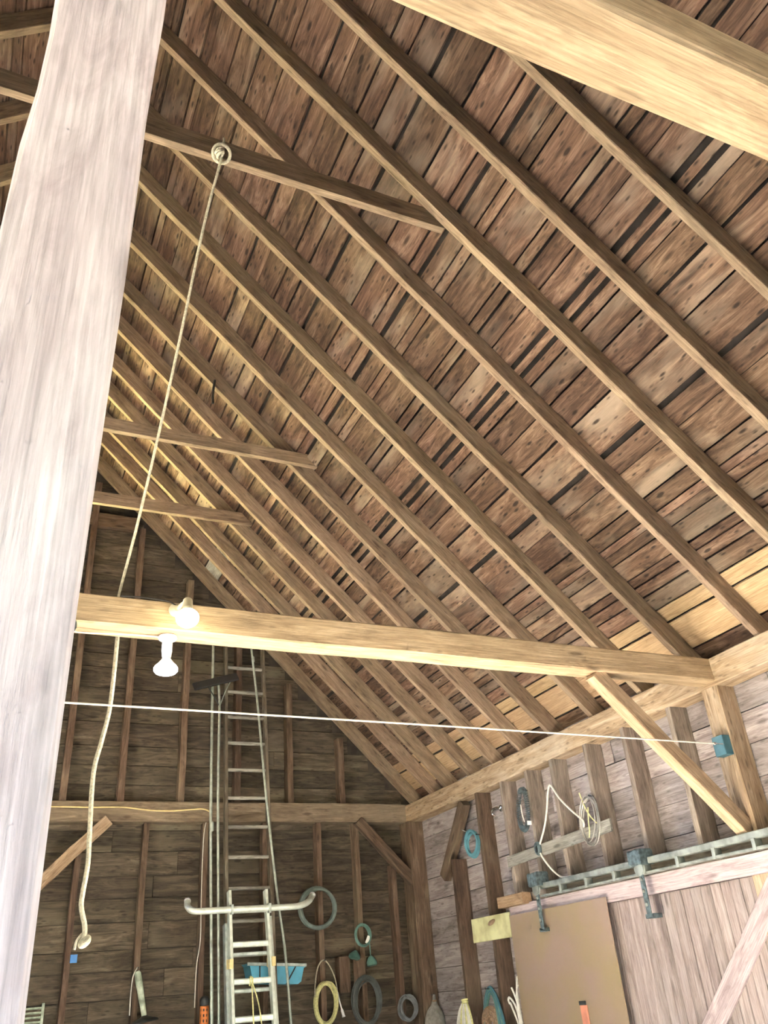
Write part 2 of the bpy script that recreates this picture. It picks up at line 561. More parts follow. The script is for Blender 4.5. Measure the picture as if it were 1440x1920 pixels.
# boards laid across the rafters, eave to ridge
def board_rows():
    rows = []                                   # (x_low, x_high, material) in plan positions, eave upwards
    x = 5.16
    rows += [(4.85, 5.16, 'roof_board'), (4.61, 4.84, 'roof_board'), (4.42, 4.60, 'new_board'), (4.33, 4.408, 'new_board'), (4.235, 4.32, 'roof_board')]
    x = 4.225
    while x > XC + 0.02:
        r = random.random()
        if r < 0.22:
            w = random.uniform(0.035, 0.06)
        elif r < 0.42:
            w = random.uniform(0.075, 0.11)
        else:
            w = random.uniform(0.12, 0.20)
        x0 = max(x - w, XC - 0.09)
        rows.append((x0, x, 'roof_board'))
        gap = random.choice([0.005, 0.007, 0.008, 0.010, 0.013, 0.018, 0.026])
        x = x0 - gap
    return rows
def lay_boards(side, rows, breaks):
    bt = 0.023
    for (xa, xb, mat) in rows:
        y = YF - 0.3
        cuts = []
        while True:
            y += random.uniform(*breaks)
            if y > YS - 0.6:
                break
            near = min(RAFT, key=lambda q: abs(q - TR / 2 - y)) - TR / 2
            if not cuts or near - cuts[-1] > 0.8:
                cuts.append(near)
        ys = [YF - 0.3] + cuts + [YS + 0.3]
        for a, b in zip(ys, ys[1:]):
            m_ = mat
            if mat == 'roof_board' and random.random() < 0.05 and b - a < 2.0:
                m_ = 'grey_board'
            lift = HR + bt / 2 + random.uniform(0.0, 0.005)
            d0, d1 = random.uniform(-0.0025, 0.0025), random.uniform(-0.0025, 0.0025)
            xm = (xa + xb) / 2
            p0 = slope(xm + d0, a + 0.002, lift, side)
            p1 = slope(xm + d1, b - 0.002, lift, side)
            timber('roof_board', p0, p1, (xb - xa) / R2 * random.uniform(0.975, 1.0), bt, m_, ceiling,
                   nrm(side) + Vector((0, random.uniform(-.01, .01), 0)), seg=2, jit=0.0015)
lay_boards(1, board_rows(), (1.6, 3.6))
lay_boards(-1, board_rows(), (3.2, 5.5))

# ------------------------------------------------------------------ back wall
def wall_sheet(name, verts, t, mat='tarred'):
    n = len(verts)
    v = [Vector(p) for p in verts] + [Vector(p) + Vector(t) for p in verts]
    f = [tuple(range(n)), tuple(range(2 * n - 1, n - 1, -1))] + [(i, (i + 1) % n, n + (i + 1) % n, n + i) for i in range(n)]
    return mesh_obj(name, [(v, f)], mat, sm=False)

zpk = ZR + 0.2
HX0, HX1, HZ0, HZ1 = -1.5, 0.48, 3.62, 6.5          # open hay door high in the back gable, behind the near post
yb_ = YS + 0.025
def roof_x(z): return KR + 0.21 - z
back_parts = []
for poly in ([(XL - 0.2, -0.1), (XS + 0.02, -0.1), (XS + 0.02, 3.57), (XL - 0.2, 3.57)],
             [(XL - 0.2, 3.57), (HX0, 3.57), (HX0, HZ1), (2 * XC - roof_x(HZ1), HZ1)],
             [(HX1, 3.57), (XS + 0.02, 3.57), (roof_x(HZ1), HZ1), (HX1, HZ1)],
             [(HX0, 3.57), (HX1, 3.57), (HX1, HZ0), (HX0, HZ0)],
             [(2 * XC - roof_x(HZ1), HZ1), (roof_x(HZ1), HZ1), (XC, zpk)]):
    n_ = len(poly)
    v_ = [(a, yb_ + d, b) for d in (0, 0.03) for (a, b) in poly]
    back_parts.append((v_, [tuple(range(n_)), tuple(range(2 * n_ - 1, n_ - 1, -1))] + [(k, (k + 1) % n_, n_ + (k + 1) % n_, n_ + k) for k in range(n_)]))
wall_back = mesh_obj('wall_back', back_parts, 'tarred', sm=False)
tag(wall_back, kind='structure')
z = 0.0
while z < ZR + 0.1:
    hgt = random.uniform(0.16, 0.27)
    z1 = min(z + hgt, ZR + 0.15)
    zt = z1 - 0.02
    xr = XS if zt < 3.4 else KR + 0.2 - zt
    xl = 2 * XC - xr
    cuts = [xl]
    xx = xl + random.uniform(2.0, 4.0)
    while xx < xr - 0.8:
        cuts.append(xx); xx += random.uniform(2.2, 4.2)
    cuts.append(xr)
    spans_ = list(zip(cuts, cuts[1:]))
    if z1 - 0.02 > HZ0 and z + 0.02 < HZ1:
        spans_ = [q for a, b in spans_ for q in ((a, min(b, HX0)), (max(a, HX1), b)) if q[1] - q[0] > 0.05]
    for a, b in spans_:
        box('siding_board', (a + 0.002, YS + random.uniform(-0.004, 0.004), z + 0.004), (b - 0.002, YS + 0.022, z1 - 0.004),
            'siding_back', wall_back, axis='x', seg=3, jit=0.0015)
    z = z1
box('girt', (XL, YB, 3.32), (XS - 0.01, YS - 0.002, 3.528), 'girt', wall_back, axis='x', seg=10, jit=0.004, bevel=0.006)
for xa in (-3.2, -2.6, -1.95, -1.58, 0.49, 0.70, 1.275, 1.908, 2.535, 3.16, 3.80):
    ztop = min(KR - (xa + 0.05), KR - (2 * XC - xa)) - 0.01
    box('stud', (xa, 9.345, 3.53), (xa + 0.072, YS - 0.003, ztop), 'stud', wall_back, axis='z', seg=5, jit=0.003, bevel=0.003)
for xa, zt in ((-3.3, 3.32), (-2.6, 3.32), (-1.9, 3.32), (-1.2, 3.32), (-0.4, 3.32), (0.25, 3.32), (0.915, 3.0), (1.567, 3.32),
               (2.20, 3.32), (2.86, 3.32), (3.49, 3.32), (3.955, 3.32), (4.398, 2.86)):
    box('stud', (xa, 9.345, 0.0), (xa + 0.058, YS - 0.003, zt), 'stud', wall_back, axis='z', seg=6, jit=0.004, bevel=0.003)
box('door_lintel', (-1.58, 9.36, HZ1), (0.56, YS - 0.003, HZ1 + 0.12), 'stud', wall_back, axis='x')
box('gable_girt', (-1.1, 9.36, 6.79), (1.25, 9.44, 6.97), 'stud', wall_back, axis='x', seg=4, jit=0.003)
box('corner_post', (4.60, 9.22, 0.0), (4.795, YS - 0.003, 3.32), 'stud', wall_back, axis='z', seg=6, jit=0.003, bevel=0.008)
box('corner_post', (XL - 0.18, 9.22, 0.0), (XL + 0.02, YS - 0.003, 3.32), 'stud', wall_back, axis='z', bevel=0.008)

# ------------------------------------------------------------------ right wall
wall_right = bpy.data.objects.new('wall_right', None)
def holed_wall(name, xa, xb, y0, y1, z1, oy0, oy1, oz):
    parts = []
    def bx(a, b):
        v = [(X, Y, Z) for X in (a[0], b[0]) for Y in (a[1], b[1]) for Z in (a[2], b[2])]
        parts.append((v, [(0, 1, 3, 2), (4, 6, 7, 5), (0, 4, 5, 1), (2, 3, 7, 6), (0, 2, 6, 4), (1, 5, 7, 3)]))
    bx((xa, y0, -0.1), (xb, oy0, z1)); bx((xa, oy1, -0.1), (xb, y1, z1)); bx((xa, oy0, oz), (xb, oy1, z1))
    return mesh_obj(name, parts, 'tarred', sm=False)
bpy.data.objects.remove(wall_right)
OY0, OY1, OZ = 1.3, 3.88, 2.12
wall_right = holed_wall('wall_right', XS + 0.025, XS + 0.055, YF - 0.1, YS + 0.05, 3.62, OY0, OY1, OZ)
tag(wall_right, kind='structure')
def side_siding(parent, mat, xin, xout, spans, ztop):
    z = 0.0
    while z < ztop:
        z1 = min(z + random.uniform(0.19, 0.245), ztop)
        for (a, b, zlo) in spans:
            if z1 - 0.02 < zlo:
                continue
            cuts = [a]
            yy = a + random.uniform(1.4, 3.4)
            while yy < b - 0.7:
                cuts.append(yy); yy += random.uniform(1.6, 3.4)
            cuts.append(b)
            for c0, c1 in zip(cuts, cuts[1:]):
                dx = random.uniform(0, 0.005)
                lo, hi = (xin - dx, xout) if xin < xout else (xout, xin + dx)
                box('siding_board', (lo, c0 + 0.002, z + 0.003), (hi, c1 - 0.002, z1 - random.choice([0.002, 0.003, 0.005])),
                    mat, parent, axis='y', seg=3, jit=0.0015)
        z = z1
side_siding(wall_right, 'siding_right', XS, XS + 0.023, [(YF, OY0, 0), (OY0, OY1, OZ), (OY1, YS, 0)], 3.60)
box('plate', (XW, YF, 3.31), (XS - 0.006, YS - 0.01, 3.505), 'plate', wall_right, axis='y', seg=16, jit=0.004, bevel=0.006)
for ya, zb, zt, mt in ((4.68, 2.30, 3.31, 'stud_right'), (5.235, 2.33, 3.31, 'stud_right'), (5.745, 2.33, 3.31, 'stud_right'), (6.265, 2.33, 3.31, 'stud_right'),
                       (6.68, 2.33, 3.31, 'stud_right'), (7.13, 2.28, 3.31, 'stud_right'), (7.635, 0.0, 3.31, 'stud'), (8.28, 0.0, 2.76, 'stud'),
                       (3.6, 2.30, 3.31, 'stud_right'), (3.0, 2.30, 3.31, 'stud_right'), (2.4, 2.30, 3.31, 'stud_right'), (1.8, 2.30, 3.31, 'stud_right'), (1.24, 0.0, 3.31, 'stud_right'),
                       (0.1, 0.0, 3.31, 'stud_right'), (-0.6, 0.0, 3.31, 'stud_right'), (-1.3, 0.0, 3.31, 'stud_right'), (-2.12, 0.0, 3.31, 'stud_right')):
    box('stud', (XW + 0.006, ya, zb), (XS - 0.006, ya + 0.052, zt), mt, wall_right, axis='z', seg=5, jit=0.003, bevel=0.003)
box('lintel', (XW + 0.02, OY0 - 0.1, OZ + 0.0), (XS - 0.006, 7.2, OZ + 0.16), 'stud_right', wall_right, axis='y', seg=8, jit=0.003)
box('jamb', (XW + 0.02, OY1, 0), (XS - 0.006, OY1 + 0.1, OZ), 'stud_right', wall_right, axis='z', bevel=0.004)
timber('knee_brace', (4.70, 8.02, 3.29), (4.70, 8.62, 2.62), 0.09, 0.12, 'stud', wall_right, (0, 0, 1), seg=3, jit=0.003, bevel=0.004)

# ------------------------------------------------------------------ left and front walls (behind and beside the camera)
LX = XL - 0.18
LO0, LO1 = 1.9, 4.3                 # open cart doorway on the left
wall_left = holed_wall('wall_left', LX - 0.055, LX - 0.025, YF - 0.1, YS + 0.05, 3.62, LO0, LO1, 3.2)
tag(wall_left, kind='structure')
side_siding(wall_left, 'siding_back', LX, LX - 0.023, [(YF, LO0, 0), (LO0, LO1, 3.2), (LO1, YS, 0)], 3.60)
box('plate', (LX + 0.006, YF, 3.31), (XL, YS - 0.01, 3.505), 'plate', wall_left, axis='y', seg=8, jit=0.004)
for ya in (-2.6, -1.9, -1.2, -0.5, 0.2, 0.9, 1.83, 4.33, 5.0, 5.7, 6.4, 7.0, 7.6, 8.3, 9.0):
    box('stud', (LX + 0.006, ya, 0), (XL - 0.006, ya + 0.052, 3.31), 'stud', wall_left, axis='z', seg=3, jit=0.003)
parts = []
for (xa, xb, za, zb) in ((LX, -2.0, -0.1, 3.6), (0.8, XS, -0.1, 3.6), (-2.0, 0.8, 2.6, 3.6)):
    v = [(X, Y, Z) for X in (xa, xb) for Y in (YF - 0.04, YF) for Z in (za, zb)]
    parts.append((v, [(0, 1, 3, 2), (4, 6, 7, 5), (0, 4, 5, 1), (2, 3, 7, 6), (0, 2, 6, 4), (1, 5, 7, 3)]))
v = [Vector(p) + Vector((0, d, 0)) for d in (0, 0.04) for p in ((LX, YF - 0.04, 3.6), (XS, YF - 0.04, 3.6), (XC, YF - 0.04, zpk))]
parts.append((v, [(0, 1, 2), (5, 4, 3), (0, 3, 4, 1), (1, 4, 5, 2), (2, 5, 3, 0)]))
wall_front = mesh_obj('wall_front', parts, 'siding_back', sm=False)
tag(wall_front, kind='structure')

# ------------------------------------------------------------------ big timbers: each one a thing
def beam_thing(name, lo, hi, mat, label, cat, axis='x', seg=14, jit=0.004, bevel=0.008, group=None):
    o = box(name, lo, hi, mat, None, bevel, axis, jit, seg)
    return tag(o, label, cat, group)
tie_far = beam_thing('tie_beam', (XL, 4.18, 3.345), (XS - 0.01, 4.345, 3.508), 'beam', 'long square tie beam carrying the two bulb lamps, running into the right wall post', 'beam')
beam_thing('tie_beam', (XL, 0.625, 3.33), (XS - 0.01, 0.79, 3.478), 'beam', 'nearest overhead tie beam crossing the top right corner of the picture', 'beam')
# foreground post, its sides hewn and slightly tapering
def post_mesh():
    y0, y1 = 0.80, 0.955
    prof = [(0.0, -0.092, 0.055), (0.6, -0.090, 0.055), (1.4, -0.088, 0.055), (1.62, -0.088, 0.055), (1.75, -0.086, 0.0545), (1.95, -0.086, 0.056), (2.2, -0.086, 0.0605), (2.42, -0.085, 0.066),
            (2.6, -0.085, 0.068), (2.72, -0.080, 0.070), (2.85, -0.079, 0.074), (3.0, -0.084, 0.079), (3.15, -0.086, 0.081), (3.33, -0.087, 0.081)]
    vs_, fs = [], []
    b = 0.006
    for (zz, xa, xb) in prof:
        for (px, py) in ((xa + b, y0), (xb - b, y0), (xb, y0 + b), (xb - 0.004, y1 - b), (xb - b, y1), (xa + b, y1), (xa, y1 - b), (xa, y0 + b)):
            vs_.append((zz, px + random.uniform(-.0008, .0008), py + random.uniform(-.0008, .0008)))
    k = 8
    for i in range(len(prof) - 1):
        for j in range(k):
            a, c = i * k + j, i * k + (j + 1) % k
            fs.append((a, c, c + k, a + k))
    fs.append(tuple(range(k))[::-1]); fs.append(tuple((len(prof) - 1) * k + j for j in range(k)))
    return vs_, fs
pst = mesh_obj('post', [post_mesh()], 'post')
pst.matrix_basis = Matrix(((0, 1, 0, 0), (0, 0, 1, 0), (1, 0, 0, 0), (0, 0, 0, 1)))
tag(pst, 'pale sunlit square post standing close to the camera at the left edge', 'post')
box('support_post', (0.07, 4.185, 0.0), (0.235, 4.34, 3.345), 'stud', tie_far, 0.006, 'z', 0.003, 6)
beam_thing('post', (XW, 4.185, 0.0), (XS - 0.006, 4.34, 3.31), 'plate', 'wall post under the right end of the lamp beam, with the teal box', 'post', 'z', 8)
box('wall_post', (XW, 0.63, 0.0), (XS - 0.006, 0.785, 3.31), 'plate', wall_right, 0.006, 'z', 0.003, 6)
def brace(p0, p1, w, h, mat, label, upv=(0, 1, 0), seg=6):
    o = timber('knee_brace', p0, p1, w, h, mat, None, upv, seg, 0.003, 0.005)
    return tag(o, label, 'brace')
brace((3.605, 4.262, 3.345), (4.62, 4.262, 2.34), 0.105, 0.095, 'beam', 'pale diagonal brace from the lamp beam down to the right wall post')
brace((0.56, 9.29, 2.70), (1.20, 9.29, 3.33), 0.115, 0.08, 'plate', 'yellowish diagonal brace under the back girt beside the hanging rope')
brace((3.985, 9.29, 3.33), (4.80, 9.29, 2.51), 0.115, 0.08, 'stud', 'brown diagonal brace between the back girt and the dark corner post')

# collar ties
def collar(x0, x1, y0, z0, h, t, label):
    o = box('collar_tie', (x0, y0, z0), (x1, y0 + t, z0 + h), 'rafter', None, 0.003, 'x', 0.003, 6)
    return tag(o, label, 'collar tie')
collar(-1.9, 2.22, 3.172, 5.945, 0.155, 0.05, 'highest collar tie, holding the rope ring, between the pale post and a rafter')
collar(-2.1, 2.43, 6.155, 5.97, 0.125, 0.05, 'middle collar tie crossing the rafters above the lamp beam')
collar(-1.9, 2.235, 7.69, 6.13, 0.135, 0.05, 'lowest seen collar tie crossing the far rafters near the back gable')

# ------------------------------------------------------------------ sliding door, its track and header
hd = box('trim_1', (4.585, OY0 - 0.05, 2.075), (4.618, 7.24, 2.20), 'header', axis='y', seg=10, jit=0.002, bevel=0.003)
tag(hd, kind='structure')
door = bpy.data.objects.new('door_1', None)
C.objects.link(door)
door.location = (4.66, 4.9, 0.02)
tag(door, 'sliding door of narrow vertical planks hung from the steel track', None, None, 'structure')
y = 3.90
while y < 5.98:
    w = random.choice([0.085, 0.085, 0.095, 0.10, 0.12])
    dx = random.uniform(0, 0.004)
    box('plank', (4.638 - dx, y + 0.002, 0.03), (4.662, y + w - 0.002, 2.072), 'door_plank', door, axis='z', bevel=0.004)
    y += w
timber('door_brace', (4.628, 4.13, 2.02), (4.628, 5.60, 0.70), 0.15, 0.026, 'header', door, (-1, 0, 0), seg=3, jit=0.001, bevel=0.004)
box('bottom_rail', (4.615, 3.92, 0.06), (4.640, 5.98, 0.22), 'header', door, axis='y', bevel=0.004)

def roller_hanger(y, zt):
    h = box('roller_hanger', (4.500, y - 0.024, zt - 0.42), (4.512, y + 0.024, zt), 'hanger', door, axis='z', bevel=0.003)
    box('bracket', (4.47, y - 0.065, zt - 0.075), (4.60, y + 0.075, zt + 0.035), 'hanger', h, axis='y', bevel=0.012, seg=3, jit=0.004)
    lathe('wheel', (4.488, y, zt - 0.10), (1, 0, 0), [(0, 0.025), (0.003, 0.05), (0.012, 0.045), (0.02, 0.05), (0.024, 0.025)], 'track', h, 16)
    for dz in (0.17, 0.25, 0.34):
        lathe('bolt', (4.501, y, zt - dz), (-1, 0, 0), [(0, 0.013), (0.010, 0.013), (0.014, 0.007)], 'track', h, 8)
    box('foot', (4.50, y - 0.04, zt - 0.43), (4.586, y + 0.04, zt - 0.40), 'hanger', h, axis='y', bevel=0.003)
    return h
roller_hanger(5.25, 2.345)
roller_hanger(6.63, 2.37)

tr = thing('door_track', (4.56, 4.6, 2.22), 'long grey steel sliding-door track above the planked door', 'track')
box('top_rail', (4.535, OY0, 2.272), (4.62, 6.62, 2.318), 'track', tr, axis='y', bevel=0.006, seg=8, jit=0.002)
box('bottom_rail', (4.53, OY0, 2.208), (4.585, 6.62, 2.226), 'track', tr, axis='y', bevel=0.004, seg=8, jit=0.002)
box('back_plate', (4.592, OY0, 2.202), (4.617, 6.62, 2.272), 'ladder_wood', tr, axis='y')
yy = -1.6
while yy < 6.6:
    box('bracket', (4.528, yy - 0.016, 2.206), (4.616, yy + 0.016, 2.276), 'track', tr, axis='z', bevel=0.003)
    yy += 0.36
bl = box('wood_block', (4.52, 6.90, 2.188), (4.618, 7.33, 2.282), 'new_board', axis='y', bevel=0.004, seg=2, jit=0.001)
tag(bl, 'short orange-brown wood block at the far end of the door track', 'block')
pn = box('hardboard_sheet', (4.548, 5.775, 0.0), (4.560, 7.20, 2.115), 'hardboard', axis='z', bevel=0.002)
tag(pn, 'large plain brown hardboard sheet standing beside the planked door', 'panel')
tg = thing('door_latch', (4.548, 6.28, 1.25), 'salmon red latch bar on the brown hardboard sheet', 'latch')
box('bar', (4.532, 6.235, 1.12), (4.547, 6.32, 1.392), 'red', tg, axis='z', bevel=0.004)
box('screw_plate', (4.536, 6.25, 1.392), (4.547, 6.33, 1.42), 'iron', tg, axis='y', bevel=0.002)
sg = box('painted_board', (4.594, 7.275, 1.945), (4.612, 7.985, 2.155), 'sign', axis='y', bevel=0.003)
tag(sg, 'pale yellow-green painted board nailed left of the brown hardboard sheet', 'board')
ov = lathe('hand_hold', (0, 0, 0), (-1, 0, 0), [(0, 0.03), (0.004, 0.028), (0.006, 0.012)], 'brown_rope', sg, 14)
ov.matrix_basis = chain(sg).inverted() @ Matrix.Translation((4.5935, 7.60, 2.095)) @ Matrix.Rotation(math.radians(-12), 4, 'X') @ Matrix.Diagonal((1, 2.4, 0.75, 1))
ov.matrix_parent_inverse = Matrix.Identity(4)
hb = timber('batten_board', (4.612, 7.19, 2.572), (4.612, 5.60, 2.622), 0.018, 0.098, 'grey_board', None, (0, 0, 1), 5, 0.002, 0.003)
tag(hb, 'grey weathered batten nailed across the right wall studs', 'board')

# ------------------------------------------------------------------ lamps on the tie beam
l1 = thing('bulb_lamp', (0.80, 4.18, 3.465), 'warm glowing flood bulb on a tilted cream socket, front of the beam', 'lamp')
lathe('base_plate', (0.795, 4.181, 3.462), (0, -1, 0), [(0, 0.040), (0.010, 0.040), (0.018, 0.030), (0.03, 0.016)], 'ceramic', l1, 24)
tube('arm', [(0.798, 4.155, 3.462), (0.818, 4.125, 3.482), (0.838, 4.112, 3.478)], 0.010, 'ceramic', l1)
ax1 = Vector((-0.02, -0.12, -0.22)).normalized()
p = Vector((0.842, 4.118, 3.500))
lathe('socket', p, ax1, [(0, 0.012), (0.004, 0.025), (0.075, 0.028), (0.085, 0.030), (0.09, 0.026)], 'ceramic', l1, 20)
b1 = lathe('bulb', p + ax1 * 0.088, ax1, [(0, 0.020), (0.012, 0.024), (0.03, 0.036), (0.046, 0.052)], 'glass_neck', l1, 24)
lathe('bulb_face', p + ax1 * 0.134, ax1, [(0, 0.052), (0.014, 0.060), (0.028, 0.059), (0.042, 0.050), (0.050, 0.034), (0.053, 0.012)], 'bulb_warm', b1, 28)
lathe('pull_knob', p + Vector((-0.004, 0, 0.0)), -ax1, [(0, 0.006), (0.012, 0.010), (0.022, 0.004)], 'white_ceramic', l1, 8)
l2 = thing('bulb_lamp', (0.775, 4.27, 3.345), 'white glowing flood bulb hanging straight below the beam', 'lamp')
lathe('base_plate', (0.775, 4.27, 3.344), (0, 0, -1), [(0, 0.048), (0.010, 0.050), (0.018, 0.046), (0.024, 0.026)], 'white_ceramic', l2, 24)
lathe('socket', (0.775, 4.27, 3.322), (0, 0, -1), [(0, 0.027), (0.06, 0.028), (0.08, 0.025), (0.095, 0.024)], 'white_ceramic', l2, 20)
b2 = lathe('bulb', (0.775, 4.27, 3.228), (0, 0, -1), [(0, 0.020), (0.012, 0.024), (0.03, 0.038), (0.05, 0.054)], 'white_ceramic', l2, 24)
lathe('bulb_face', (0.775, 4.27, 3.178), (0, 0, -1), [(0, 0.054), (0.014, 0.063), (0.026, 0.062), (0.038, 0.052), (0.045, 0.034), (0.048, 0.012)], 'bulb_cool', b2, 28)
tag(tube('lamp_wire', [(0.236, 4.25, 3.325), (0.35, 4.26, 3.322), (0.5, 4.27, 3.334), (0.62, 4.27, 3.338), (0.727, 4.27, 3.338)], 0.004, 'white_cord', None, 6),
    'thin cable running under the beam to the hanging white bulb', 'wire')
tag(tube('lamp_wire', [(0.50, 4.18, 3.514), (0.62, 4.17, 3.514), (0.74, 4.165, 3.505), (0.785, 4.16, 3.485), (0.80, 4.156, 3.475)], 0.0035, 'black', None, 6),
    'thin black cable along the beam top to the tilted warm bulb', 'wire')
# loop of cable hanging by the centre post, junction strip
tag(coil('cable_loop', (0.262, 4.17, 3.315), (1, 0, 0), (0, 0, 1), 0.035, 0.045, 3, 0.004, 'dark_cable', 0.012, 0.006), 'small dark cable loop under the beam beside the pale post', 'cable')

# box and line on the right post
bx_ = thing('junction_box', (4.585, 4.24, 2.89), 'small teal metal box on the right wall post', 'box')
box('case', (4.548, 4.19, 2.825), (4.6195, 4.29, 2.955), 'blue_box', bx_, axis='z', bevel=0.004)
lathe('eye_screw', (4.546, 4.20, 2.893), (-1, 0, 0), [(0, 0.007), (0.05, 0.005), (0.058, 0.010), (0.075, 0.010), (0.08, 0.004)], 'chrome', bx_, 10)
tag(tube('tension_line', [(0.238, 4.19, 2.926), (2.3, 4.193, 2.912), (4.47, 4.20, 2.893)], 0.0052, 'white_cord', None, 8, 8),
    'taut white line stretched across the barn below the lamp beam', 'line')
tag(box('line_bracket', (0.235, 4.19, 2.86), (0.262, 4.21, 3.30), 'white_ceramic', None, 0.004, 'z'), 'thin white bracket holding the left end of the taut line', 'bracket')

# ------------------------------------------------------------------ rope from the collar tie, over the beam and down
rp = thing('hanging_rope', (0.5, 4.4, 3.5), 'long pale rope falling from the collar tie over the beam to a frayed knot', 'rope')
tube('upper_rope', [(0.722, 3.155, 6.06), (0.716, 3.158, 5.93), (0.668, 3.33, 5.52), (0.628, 3.58, 4.95), (0.588, 3.84, 4.42), (0.545, 4.10, 3.93), (0.508, 4.30, 3.60), (0.505, 4.352, 3.525)], 0.0078, 'rope', rp, 8, 8)
tube('lower_rope', [(0.505, 4.352, 3.525), (0.520, 4.372, 3.46), (0.530, 4.40, 3.37), (0.527, 4.41, 3.0), (0.502, 4.415, 2.81), (0.478, 4.42, 2.647), (0.488, 4.42, 2.37), (0.494, 4.42, 2.226),
                    (0.484, 4.42, 2.10), (0.484, 4.42, 2.04), (0.505, 4.42, 1.97), (0.510, 4.42, 1.93), (0.506, 4.42, 1.90)], 0.0115, 'rope', rp, 8, 8)
coil('knot', (0.512, 4.42, 1.898), (0.9, 0.1, 0.5), (-0.3, 0.5, 0.8), 0.020, 0.014, 3, 0.010, 'rope', 0.02, 0.006, rp, 6)
tube('loose_end', [(0.500, 4.42, 1.93), (0.478, 4.42, 1.90), (0.472, 4.42, 1.865)], 0.006, 'rope', rp, 6, 4)
rg = thing('rope_ring', (0.70, 3.13, 5.95), 'knotted ring of pale rope on the highest collar tie', 'rope')
coil('ring', (0.712, 3.148, 5.945), (1, 0.05, 0), (0, -0.75, 0.66), 0.052, 0.052, 2, 0.009, 'rope', 0.02, 0.004, rg, 8)
coil('knot', (0.695, 3.135, 5.925), (0.8, 0, 0.6), (0, 1, 0.2), 0.022, 0.026, 4, 0.008, 'rope', 0.03, 0.008, rg, 7)
tube('tail', [(0.722, 3.165, 5.98), (0.728, 3.168, 6.06), (0.726, 3.166, 6.118)], 0.006, 'rope', rg, 6, 4)
# strap hanging from a rafter
st_ = thing('rafter_strap', (1.40, 6.2, 6.70), 'dark strap dangling from a far rafter', 'strap')
tube('strap', [(1.42, 6.19, 6.78), (1.41, 6.19, 6.68), (1.405, 6.19, 6.58), (1.41, 6.19, 6.50)], 0.012, 'black', st_, 6, 4)

# ------------------------------------------------------------------ ladders and poles at the back wall
wl = thing('wooden_ladder', (2.6, 8.85, 0.0), 'tall old dark wooden ladder against the back wall', 'ladder')
def wl_y(z): return 8.82 + 0.085 * z
for (xa, xb) in ((2.385, 2.375), (2.885, 2.83)):
    timber('rail', (xa, wl_y(0), 0.0), (xb, wl_y(5.55), 5.55), 0.036, 0.075, 'ladder_wood', wl, (0, 1, 0), seg=5, jit=0.002, bevel=0.004)
zz = 0.185
while zz < 5.45:
    timber('rung', (2.392, wl_y(zz), zz), (2.872 - 0.0095 * zz, wl_y(zz), zz), 0.040, 0.034, 'grey_board', wl, (0, 0, 1), seg=3, jit=0.001, bevel=0.009)
    zz += 0.3045

al = thing('aluminium_ladder', (2.5, 8.2, 0.0), 'aluminium extension ladder with a wide padded stabiliser bar', 'ladder')
def al_y(z): return 8.72 - (2.6 - z) * 0.20
def al_rail(name, xa, xb, z0, z1, dy, mat, w=0.030, h=0.085):
    return timber(name, (xa, al_y(z0) + dy, z0), (xb, al_y(z1) + dy, z1), w, h, mat, al, (0, 1, 0), bevel=0.005)
al_rail('rail', 2.315, 2.325, 0.45, 2.56, 0.0, 'alu')
al_rail('rail', 2.720, 2.695, 0.45, 2.56, 0.0, 'alu')
al_rail('rail', 2.295, 2.300, 0.0, 2.27, 0.09, 'alu_dull')
al_rail('rail', 2.765, 2.745, 0.0, 2.32, 0.09, 'alu')
for zr in (2.385, 2.085, 1.775, 1.475, 1.17, 0.865, 0.56):
    timber('rung', (2.33, al_y(zr) + 0.0, zr), (2.70, al_y(zr) + 0.0, zr), 0.052, 0.050, 'alu', al, (0, 0, 1), bevel=0.010)
for zr in (2.005, 1.70, 1.395, 1.09, 0.785, 0.48):
    timber('rung', (2.31, al_y(zr) + 0.09, zr), (2.75, al_y(zr) + 0.09, zr), 0.046, 0.034, 'alu_dull', al, (0, 0, 1), bevel=0.008)
for xa in (2.312, 2.722):
    box('rung_lock', (xa - 0.02, al_y(1.93) - 0.06, 1.885), (xa + 0.02, al_y(1.93) + 0.11, 1.965), 'yellow_wire', al, axis='z', bevel=0.006)
sb = tube('stabiliser_bar', [(1.935, al_y(2.4) + 0.10, 2.49), (1.925, al_y(2.4) + 0.05, 2.45), (1.935, al_y(2.4) - 0.02, 2.410), (1.98, al_y(2.4) - 0.06, 2.388), (2.10, al_y(2.4) - 0.075, 2.385), (2.5, al_y(2.4) - 0.075, 2.39),
                          (2.92, al_y(2.4) - 0.075, 2.392), (3.04, al_y(2.4) - 0.06, 2.405), (3.13, al_y(2.4) - 0.02, 2.44), (3.20, al_y(2.4) + 0.06, 2.50)], 0.030, 'alu', al, 12, 6)
lathe('end_cap', (1.935, al_y(2.4) + 0.095, 2.487), (0.1, 0.75, 0.6), [(0, 0.032), (0.02, 0.033), (0.03, 0.026)], 'white_ceramic', sb, 14)
lathe('end_cap', (3.197, al_y(2.4) + 0.055, 2.498), (0.5, 0.7, 0.5), [(0, 0.032), (0.02, 0.033), (0.03, 0.026)], 'white_ceramic', sb, 14)
for xa in (2.325, 2.70):
    box('clamp', (xa - 0.012, al_y(2.4) - 0.11, 2.345), (xa + 0.012, al_y(2.4) + 0.05, 2.43), 'alu_dull', sb, axis='z', bevel=0.003)
hr = thing('haul_rope', (2.5, 8.45, 1.8), 'yellow haul rope tied to the aluminium ladder rungs', 'rope')
coil('knot', (2.505, al_y(1.77), 1.775), (0, 1, 0), (0, 0, 1), 0.036, 0.036, 3, 0.006, 'yellow_rope', 0.03, 0.004, hr, 6)
